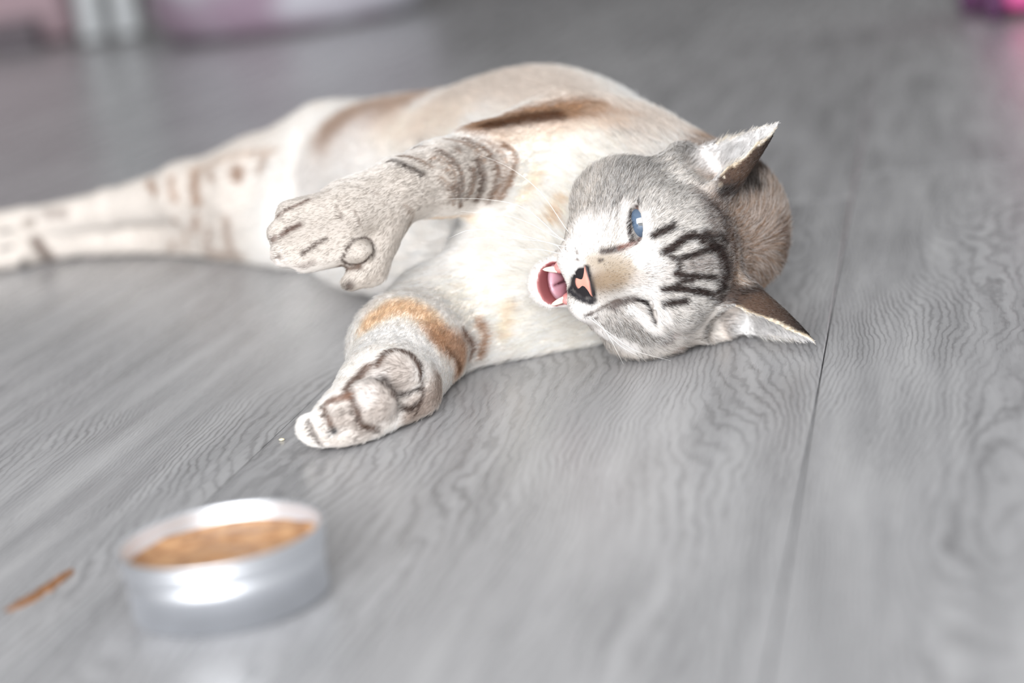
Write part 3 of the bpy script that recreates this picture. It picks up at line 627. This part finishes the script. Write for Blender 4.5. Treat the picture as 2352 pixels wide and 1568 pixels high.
def spline(P, m=4):
    if len(P) < 3: return P
    Q = np.concatenate([[2 * P[0] - P[1]], P, [2 * P[-1] - P[-2]]]); o = []
    for i in range(1, len(Q) - 2):
        for t in np.arange(m) / m:
            a, b, c_, d = Q[i - 1:i + 3]; o.append(.5 * (2 * b + (c_ - a) * t + (2 * a - 5 * b + 4 * c_ - d) * t * t + (3 * b - a - 3 * c_ + d) * t ** 3))
    return np.array(o + [P[-1]])
MARKS = [mk and mk[:4] + (spline(mk[4]),) for mk in MARKS]
BASE = lin3((250, 245, 240))
def coat(p, wob=None):
    out = np.tile(BASE, (len(p), 1))
    if wob is None: wob = np.zeros(len(p))
    q = p * 1000; h0 = (p - HC) @ HB.T * 100
    mix = lambda w, rgb: out * (1 - w[:, None]) + lin3(rgb) * w[:, None]
    out = mix(np.clip((p[:, 1] - 1.38) / .06, 0, 1) * .9, (214, 207, 200))
    out = mix(np.clip((p[:, 1] - 1.44) / .03, 0, 1) * np.clip((p[:, 0] + .05) / .03, 0, 1) * (.75 + .25 * np.sin(p[:, 0] * 260)), (150, 122, 100))
    for mk in MARKS:
        if mk is None:      # the head: silver ground, brown crown and nape
            out = mix(np.clip((5.6 - np.abs(h0[:, 0])) / .8, 0, 1) * np.clip((h0[:, 2] + 1.2) / 1.2, 0, 1) * np.clip((h0[:, 1] + 4.6) / .8, 0, 1) * np.clip((4.6 - h0[:, 1]) / .8, 0, 1), (206, 198, 190))
            out = mix(np.clip((h0[:, 1] - 2.7) / .7, 0, 1) * np.clip((3.2 - np.abs(h0[:, 0])) / .8, 0, 1) * np.clip((h0[:, 2] + 2.0) / 1.0, 0, 1) * .8, (112, 88, 74))
            out = mix(np.clip((h0[:, 1] - 1.0) / 1.0, 0, 1) * np.clip((-h0[:, 2] - .6) / 1.0, 0, 1) * np.clip((p[:, 0] - .088) / .02, 0, 1) * np.clip((1.10 - p[:, 1]) / .02, 0, 1) * .9, (176, 148, 126))
            continue
        c, r, soft, st, pts = mk
        R = r * (1 + soft) * 1.3
        i = np.nonzero(((q > pts.min(0) - R) & (q < pts.max(0) + R)).all(1))[0]
        if not len(i): continue
        x = q[i]; d = np.sqrt(((x - pts[0]) ** 2).sum(1))
        for a, b in zip(pts[:-1], pts[1:]):
            ab = b - a; t = np.clip((x - a) @ ab / (ab @ ab + 1e-9), 0, 1); d = np.minimum(d, np.sqrt(((x - a - t[:, None] * ab) ** 2).sum(1)))
        d = d + wob[i] * (.16 * r + .35)
        w = np.clip((r * (1 + soft) - d) / (2 * soft * r), 0, 1); w = (w * w * (3 - 2 * w) * st)[:, None]
        out[i] = out[i] * (1 - w) + c * w
    # wet flesh inside the mouth, with shade painted in towards the throat
    i = np.nonzero((np.abs(h0[:, 0]) < 2) & (h0[:, 1] < -3.2) & (h0[:, 2] > 1.5))[0]
    if len(i):
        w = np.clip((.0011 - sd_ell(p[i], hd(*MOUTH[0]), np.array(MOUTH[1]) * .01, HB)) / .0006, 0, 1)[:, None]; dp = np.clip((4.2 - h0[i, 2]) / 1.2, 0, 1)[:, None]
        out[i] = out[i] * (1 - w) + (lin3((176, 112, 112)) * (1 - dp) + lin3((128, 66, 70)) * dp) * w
    # dark leather round the nostrils
    out = mix(np.clip((.82 - np.abs(h0[:, 0])) / .08, 0, 1) * np.clip((h0[:, 1] + 3.35) / .1, 0, 1) * np.clip((-2.15 - h0[:, 1]) / .1, 0, 1) * np.clip((h0[:, 2] - 4.55) / .1, 0, 1) * np.clip((1.25 - np.abs(h0[:, 0]) + (h0[:, 1] + 2.3) * .9) / .1, 0, 1), (38, 35, 37))
    # ears: silvery white inside, dark brown behind, a cream rim
    h = (p - HC) @ HB.T * 100
    i = np.nonzero((np.abs(h[:, 0]) > 2.0) & (h[:, 1] > 2.6) & ((h ** 2).sum(1) < 110))[0]
    if len(i):
        sd = ear_side(p[i]); t = ear_t(p[i])
        near = np.clip((t - .16) / .12, 0, 1)[:, None]
        back = lin3((84, 67, 57)) * (1 - np.clip((t - .45) / .4, 0, 1))[:, None] + lin3((44, 37, 35)) * np.clip((t - .45) / .4, 0, 1)[:, None]
        dk = np.clip(1 - np.abs(t - .2) / .2, 0, 1)[:, None] * .75; back = back * (1 - dk) + lin3((44, 40, 41)) * dk
        ins = lin3((228, 226, 225)); k = (sd > 0)[:, None]; cc = np.where(k, ins, back)
        rim = .7 * np.clip(1 - np.abs(sd) / .10, 0, 1)[:, None] * (t > .3)[:, None]; cc = cc * (1 - rim) + lin3((238, 220, 192)) * rim
        out[i] = out[i] * (1 - near) + cc * near
    return out

bme = np_mesh('body', cv_ - CO, cq_)
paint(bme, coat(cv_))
FM = mat('cat_coat_skin', rough=.85); at = N(FM, 'ShaderNodeAttribute', attribute_name='coat'); L(FM, at.outputs['Color'], FM.node_tree.nodes['Principled BSDF'].inputs['Base Color'])
FM.node_tree.nodes['Principled BSDF'].inputs['Specular IOR Level'].default_value = .15
bme.materials.append(FM); body = link(bpy.data.objects.new('body', bme), cat)
# ---- eye, nose, tongue, teeth and whiskers
def np_obj(name, v, q, rgb, m, parent): 
    me = np_mesh(name, v - CO, q); paint(me, rgb); me.materials.append(m); return link(bpy.data.objects.new(name, me), parent)
def vmat(name, rough, coatw=0.0, sss=0.0):
    m = mat(name, rough=rough); b = m.node_tree.nodes['Principled BSDF']; a = N(m, 'ShaderNodeAttribute', attribute_name='coat'); L(m, a.outputs['Color'], b.inputs['Base Color'])
    b.inputs['Coat Weight'].default_value = coatw; b.inputs['Coat Roughness'].default_value = .03
    return m
def small_nets(prims, h):
    def fn(p):
        d = None
        for c, r, sub, k in prims:
            x = sd_ell(p, hd(*c), np.array(r) * .01, HB); d = x if d is None else (smax(d, -x, k) if sub else smin(d, x, k))
        return d
    pts = np.array([hd(*c) for c, r, s, k in prims if not s]); R = max(max(r) for c, r, s, k in prims) * .01 + .002
    return surface_nets(fn, pts.min(0) - R, pts.max(0) + R, h, 4, .003)
# open right eye
u_, w_ = np.meshgrid(np.linspace(0, math.pi, 33), np.linspace(0, 2 * math.pi, 49)[:-1], indexing='ij')
el = np.stack([np.sin(u_) * np.cos(w_), np.sin(u_) * np.sin(w_), np.cos(u_)], -1).reshape(-1, 3)
eq = np.array([(i * 48 + j, (i + 1) * 48 + j, (i + 1) * 48 + (j + 1) % 48, i * 48 + (j + 1) % 48) for i in range(32) for j in range(48)])
EC = V(2.05, .1, 2.62)
ang_ = np.arccos(np.clip(el[:, 2], -1, 1)); ec = np.tile(lin3((70, 46, 44)), (len(el), 1)); ir = ang_ < .86
ec[ir] = lin3((84, 102, 124)) * (1 - .45 * (ang_[ir] / .86)[:, None] ** 3)
pu = ((el[:, 0] / .13) ** 2 + ((el[:, 1] - .42) / .42) ** 2 < 1) & (el[:, 2] > 0); ec[pu] = lin3((14, 16, 22))
ev = HC + ((EC + el * V(.98, .98, .98)) * .01) @ HB
np_obj('eyeball', ev, eq[:, ::-1], ec, vmat('blue_eye', .12, 1.0), cat)['label'] = 'half-open grey-blue eye'
# nose leather
nv, nq = small_nets([((0, -2.42, 5.02), (.92, .30, .40), False, .001), ((0, -2.85, 4.92), (.52, .52, .42), False, .003), ((.52, -2.78, 5.25), (.18, .11, .3), True, .0008), ((-.52, -2.78, 5.25), (.18, .11, .3), True, .0008)], .0004)
nh = (nv - HC) @ HB.T * 100; nc = np.tile(lin3((34, 32, 35)), (len(nv), 1))
d1 = (np.abs(nh[:, 1] + 2.50) + .12 * np.abs(nh[:, 0]) - .17); d2 = np.sqrt((nh[:, 0] / .42) ** 2 + ((nh[:, 1] + 2.80) / .28) ** 2) - 1
pk = np.clip(-np.minimum(np.maximum(d1, np.abs(nh[:, 0]) - .80) * 12, d2 * 4) + .3, 0, 1)[:, None]
nc = nc * (1 - pk) + lin3((216, 146, 130)) * pk
np_obj('nose', nv, nq, nc, vmat('nose_leather', .6), cat)['label'] = 'pink nose edged in black'
tv, tq = small_nets([((0, -4.6, 3.2), (.75, .30, 1.25), False, .002), ((0, -4.65, 3.0), (.95, .35, 1.0), False, .003), ((0, -4.3, 3.4), (.05, .3, 1.4), True, .002)], .0006)
np_obj('tongue', tv, tq, np.tile(lin3((206, 162, 176)), (len(tv), 1)), vmat('wet_tongue', .25, .5), cat)
for s in (1, -1):
    gv, gq = small_nets([((s * .80, -4.0, 3.9), (.32, .40, .60), False, .002)], .0006)
    np_obj('gum', gv, gq, np.tile(lin3((226, 150, 146)), (len(gv), 1)), vmat('wet_gum', .3, .3), cat)
    a, b = V(s * .74, -4.15, 4.25), V(s * .90, -4.88, 4.30); vs, fs = [], []; ax_ = (b - a) / np.sqrt(((b - a) ** 2).sum()); s1 = np.cross(ax_, V(0, 0, 1)); s1 /= np.sqrt(s1 @ s1); s2 = np.cross(ax_, s1)
    for i in range(9):
        t = i / 8; r_ = .15 * (1 - t ** 2.2) ** .6 + .012; c_ = a + (b - a) * t - V(0, 0, .10) * math.sin(math.pi * t)
        for j in range(12): q_ = 2 * math.pi * j / 12; vs.append(HC + ((c_ + (s1 * math.cos(q_) + s2 * math.sin(q_)) * r_) * .01) @ HB - CO)
    for i in range(8):
        for j in range(12): fs.append((i * 12 + j, i * 12 + (j + 1) % 12, (i + 1) * 12 + (j + 1) % 12, (i + 1) * 12 + j))
    fs.append(tuple(96 + j for j in range(12)))
    mesh_obj('canine_tooth', vs, fs, mat('ivory_tooth', lin(246, 236, 214), .25), cat)
WHM = mat('white_whisker', lin(250, 248, 244), .4)
def whisker(pts, r0=.00016):
    P = spline(np.array(pts, float) / 1000, 6); vs, fs = [], []; K_ = 6; n = len(P)
    for i, p in enumerate(P):
        t = P[min(i + 1, n - 1)] - P[max(i - 1, 0)]; t /= np.sqrt(t @ t); s1 = np.cross(t, V(0, 0, 1)); s1 /= np.sqrt(s1 @ s1); s2 = np.cross(t, s1); r_ = r0 * (1 - .85 * i / (n - 1))
        for j in range(K_): q_ = 2 * math.pi * j / K_; vs.append(p - CO + (s1 * math.cos(q_) + s2 * math.sin(q_)) * r_)
    for i in range(n - 1):
        for j in range(K_): fs.append((i * K_ + j, i * K_ + (j + 1) % K_, (i + 1) * K_ + (j + 1) % K_, (i + 1) * K_ + j))
    mesh_obj('whisker', vs, fs, WHM, cat)
whisker([(34.8, 954.2, 69.6), (29.9, 958.9, 70.2), (15.2, 967.7, 85.3), (-4.3, 976.4, 91.3), (-26.7, 985.2, 93.1)])
whisker([(34.1, 952.1, 68.4), (28.7, 956.4, 70.6), (9.3, 964.7, 82.1), (-16.1, 973.1, 87.4)])
whisker([(36.8, 955.2, 70.9), (33.7, 962.4, 73.4), (23.8, 973.7, 91.4), (10.7, 984.9, 103.7), (-4.8, 996.2, 111.6)])
whisker([(32.1, 950.9, 66.7), (26.0, 949.4, 69.1), (4.1, 951.9, 78.1), (-12.5, 954.4, 80.6), (-23.1, 956.9, 77.8)])
whisker([(30.7, 949.6, 64.1), (24.1, 952.3, 69.6), (-2.6, 959.0, 74.8), (-19.7, 965.6, 74.3)])
whisker([(31.5, 948.2, 63.2), (17.3, 946.7, 68.3), (0.6, 949.2, 68.9)])
whisker([(37.9, 945.7, 31.9), (47.2, 941.7, 23.4), (58.6, 941.7, 13.0), (74.7, 941.7, 5.7)])
whisker([(43.0, 949.2, 28.2), (47.1, 945.2, 20.4), (52.1, 945.2, 6.3)])
whisker([(40.4, 946.5, 30.9), (50.6, 940.0, 17.8), (61.0, 937.5, 10.0)])

# ---- fur: short strands that follow the lie of the coat
rs = np.random.RandomState(7)
def flow_and_length(p):
    W = np.zeros(len(p)) + 1e-6; D = np.zeros((len(p), 3)); Ln = np.zeros(len(p)); nose_ = hd(0, -2.3, 5.6)
    for pr in PRIMS:
        if pr[0] == 'sub': continue
        lo, hi = prim_box(pr); i = np.nonzero(((p > lo) & (p < hi)).all(1))[0]
        if not len(i): continue
        w = np.exp(-np.clip(prim_d(pr, p[i]), 0, None) / .004); fl_ = pr[3]
        if isinstance(fl_, str) and fl_ == 'head': v = p[i] - nose_; v = v / (np.sqrt((v * v).sum(1))[:, None] + 1e-9)
        elif isinstance(fl_, str) and fl_ == 'ear': v = np.tile((V(2.5 * pr[1][0], 4.9, 0) / 5.5) @ HB, (len(i), 1))
        else:
            f0 = SD if fl_ is None else np.asarray(fl_, float); v = np.tile(f0 / np.sqrt(f0 @ f0), (len(i), 1))
        W[i] += w; D[i] += v * w[:, None]; Ln[i] += w * pr[4]
    return D / W[:, None], Ln / W
tri = np.concatenate([cq_[:, [0, 1, 2]], cq_[:, [0, 2, 3]]])
a_, b_, c_ = cv_[tri[:, 0]], cv_[tri[:, 1]], cv_[tri[:, 2]]
nrm = np.cross(b_ - a_, c_ - a_); area = np.sqrt((nrm ** 2).sum(1)) * .5; nrm = nrm / (2 * area[:, None] + 1e-12)
cen = (a_ + b_ + c_) / 3
# density per square metre: the finely furred face and fore legs are thicker set
dens = np.full(len(tri), 0.9e6)
dh = np.sqrt(((cen - HC) ** 2).sum(1)); dens[dh < .092] = 5.2e6
fore = (cen[:, 1] < 1.06) & (dh >= .092); dens[fore] = 2.6e6
dens[(cen[:, 1] >= 1.06) & (cen[:, 1] < 1.2)] = 1.4e6
dens[(cen[:, 2] < .003) | (nrm[:, 2] < -.55)] *= .12
dens *= FUR_DENSITY
cnt = rs.poisson(dens * area); ti = np.repeat(np.arange(len(tri)), cnt)
u_, v_ = rs.rand(2, len(ti)); fl_ip = u_ + v_ > 1; u_[fl_ip] = 1 - u_[fl_ip]; v_[fl_ip] = 1 - v_[fl_ip]
rp = a_[ti] + (b_[ti] - a_[ti]) * u_[:, None] + (c_[ti] - a_[ti]) * v_[:, None]
# smooth normals from the mesh
vn = np.zeros_like(cv_)
for k in range(3): 
    for q in range(3): vn[:, q] += np.bincount(tri[:, k], nrm[:, q] * area, len(cv_))
vn /= np.sqrt((vn ** 2).sum(1))[:, None] + 1e-12
rn = vn[tri[ti, 0]] * (1 - u_ - v_)[:, None] + vn[tri[ti, 1]] * u_[:, None] + vn[tri[ti, 2]] * v_[:, None]; rn /= np.sqrt((rn ** 2).sum(1))[:, None] + 1e-12
fd, fl_len = flow_and_length(rp)
keep = np.ones(len(rp), bool)
for pr in PRIMS:
    if pr[0] == 'sub': keep &= ~(prim_d(pr, rp) < .0010)
hq = (rp - HC) @ HB.T * 100
keep &= ~((np.abs(hq[:, 0]) < np.clip(1.2 + (hq[:, 1] + 2.3) * .9, 0, .78)) & (hq[:, 1] > -3.3) & (hq[:, 1] < -2.2) & (hq[:, 2] > 4.7))
rp, rn, fd, fl_len, hq = rp[keep], rn[keep], fd[keep], fl_len[keep], hq[keep]
n_ = len(rp)
tg = fd - (fd * rn).sum(1)[:, None] * rn; tg /= np.sqrt((tg ** 2).sum(1))[:, None] + 1e-9
# clumping: neighbours share a wandering direction
def vnoise(p, s, seed):
    k = np.random.RandomState(seed); out = np.zeros(len(p))
    for _ in range(6):
        d = k.randn(3); d /= np.sqrt(d @ d); out += np.sin(p @ d * s * k.uniform(.6, 1.5) + k.uniform(0, 6.28))
    return out / 2.45
wob = np.stack([vnoise(rp, 900, 3), vnoise(rp, 900, 4), vnoise(rp, 900, 5)], 1)
tg = tg + .16 * wob + .16 * rs.randn(n_, 3); tg -= (tg * rn).sum(1)[:, None] * rn * .8; tg /= np.sqrt((tg ** 2).sum(1))[:, None] + 1e-9
ear_ = (np.abs(hq[:, 0]) > 2.6) & (hq[:, 1] > 3.4) & (np.sqrt((hq ** 2).sum(1)) < 10.5)
inner_ = ear_ & (ear_side(rp) > 0)
fl_len = np.where(inner_, .0015 + .006 * np.clip(1 - ear_t(rp), 0, 1), np.where(ear_, .0018, fl_len))
ln_ = fl_len * rs.uniform(.65, 1.2, n_)
lift = np.where(inner_, .45, .30)[:, None] + .10 * rs.randn(n_, 1)
ts = np.array([0, .34, .68, 1.0])
pts = np.zeros((n_, 4, 3))
for k, t_ in enumerate(ts):
    pts[:, k] = rp - rn * .0003 + (tg * (t_ + .12 * t_ * t_) * .92 + rn * lift * (1.25 * t_ - .65 * t_ * t_)) * ln_[:, None]
pts[:, :, 2] = np.maximum(pts[:, :, 2], .0006)
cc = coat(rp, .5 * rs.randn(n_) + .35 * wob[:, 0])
headish = np.sqrt((hq ** 2).sum(1)) < 8
jit = 1 + rs.randn(n_) * np.where(headish, .14, .08)
jit = jit * (1 + .10 * vnoise(rp, 1500, 9))
cc = cc * jit[:, None]
lum = cc.mean(1); ag = np.clip((.80 - lum) / .25, 0, 1) * headish * .9 + .12      # ticked hairs: banded dark and pale
pick = rs.rand(n_); cc = np.where((pick < .27)[:, None], cc * (1 - .62 * ag[:, None]), np.where((pick > .55)[:, None], cc + (.92 - cc) * .5 * ag[:, None] * np.clip(lum * 4, 0, 1)[:, None], cc))
cc = np.clip(cc, .006, .90) ** np.where(headish, .97, np.where(rp[:, 1] < 1.0, .97, .86))[:, None]
hc = bpy.data.hair_curves.new('fur'); hc.add_curves([4] * n_)
hc.attributes['position'].data.foreach_set('vector', (pts - CO).astype(np.float32).ravel())
rad0 = np.where(headish, 5.5e-5, np.where(rp[:, 1] < 1.06, 7.5e-5, 1.3e-4))
ra_ = hc.attributes.get('radius') or hc.attributes.new('radius', 'FLOAT', 'POINT')
ra_.data.foreach_set('value', (rad0[:, None] * np.array([1, .95, .7, .12])).astype(np.float32).ravel())
ca_ = hc.attributes.new('coat', 'FLOAT_COLOR', 'CURVE'); ca_.data.foreach_set('color', np.concatenate([cc, np.ones((n_, 1))], 1).astype(np.float32).ravel())
HM = bpy.data.materials.new('cat_fur_strand'); HM.use_nodes = True; nt = HM.node_tree; nt.nodes.clear()
out_ = N(HM, 'ShaderNodeOutputMaterial'); at = N(HM, 'ShaderNodeAttribute', attribute_name='coat')
pd = N(HM, 'ShaderNodeBsdfDiffuse'); tl = N(HM, 'ShaderNodeBsdfTranslucent'); mx = N(HM, 'ShaderNodeMixShader'); mx.inputs[0].default_value = .35
L(HM, at.outputs['Color'], pd.inputs[0]); L(HM, at.outputs['Color'], tl.inputs[0]); L(HM, pd.outputs[0], mx.inputs[1]); L(HM, tl.outputs[0], mx.inputs[2]); L(HM, mx.outputs[0], out_.inputs[0])
hc.materials.append(HM); fur = link(bpy.data.objects.new('fur', hc), cat); fur['kind'] = 'stuff'
print('strands', n_)
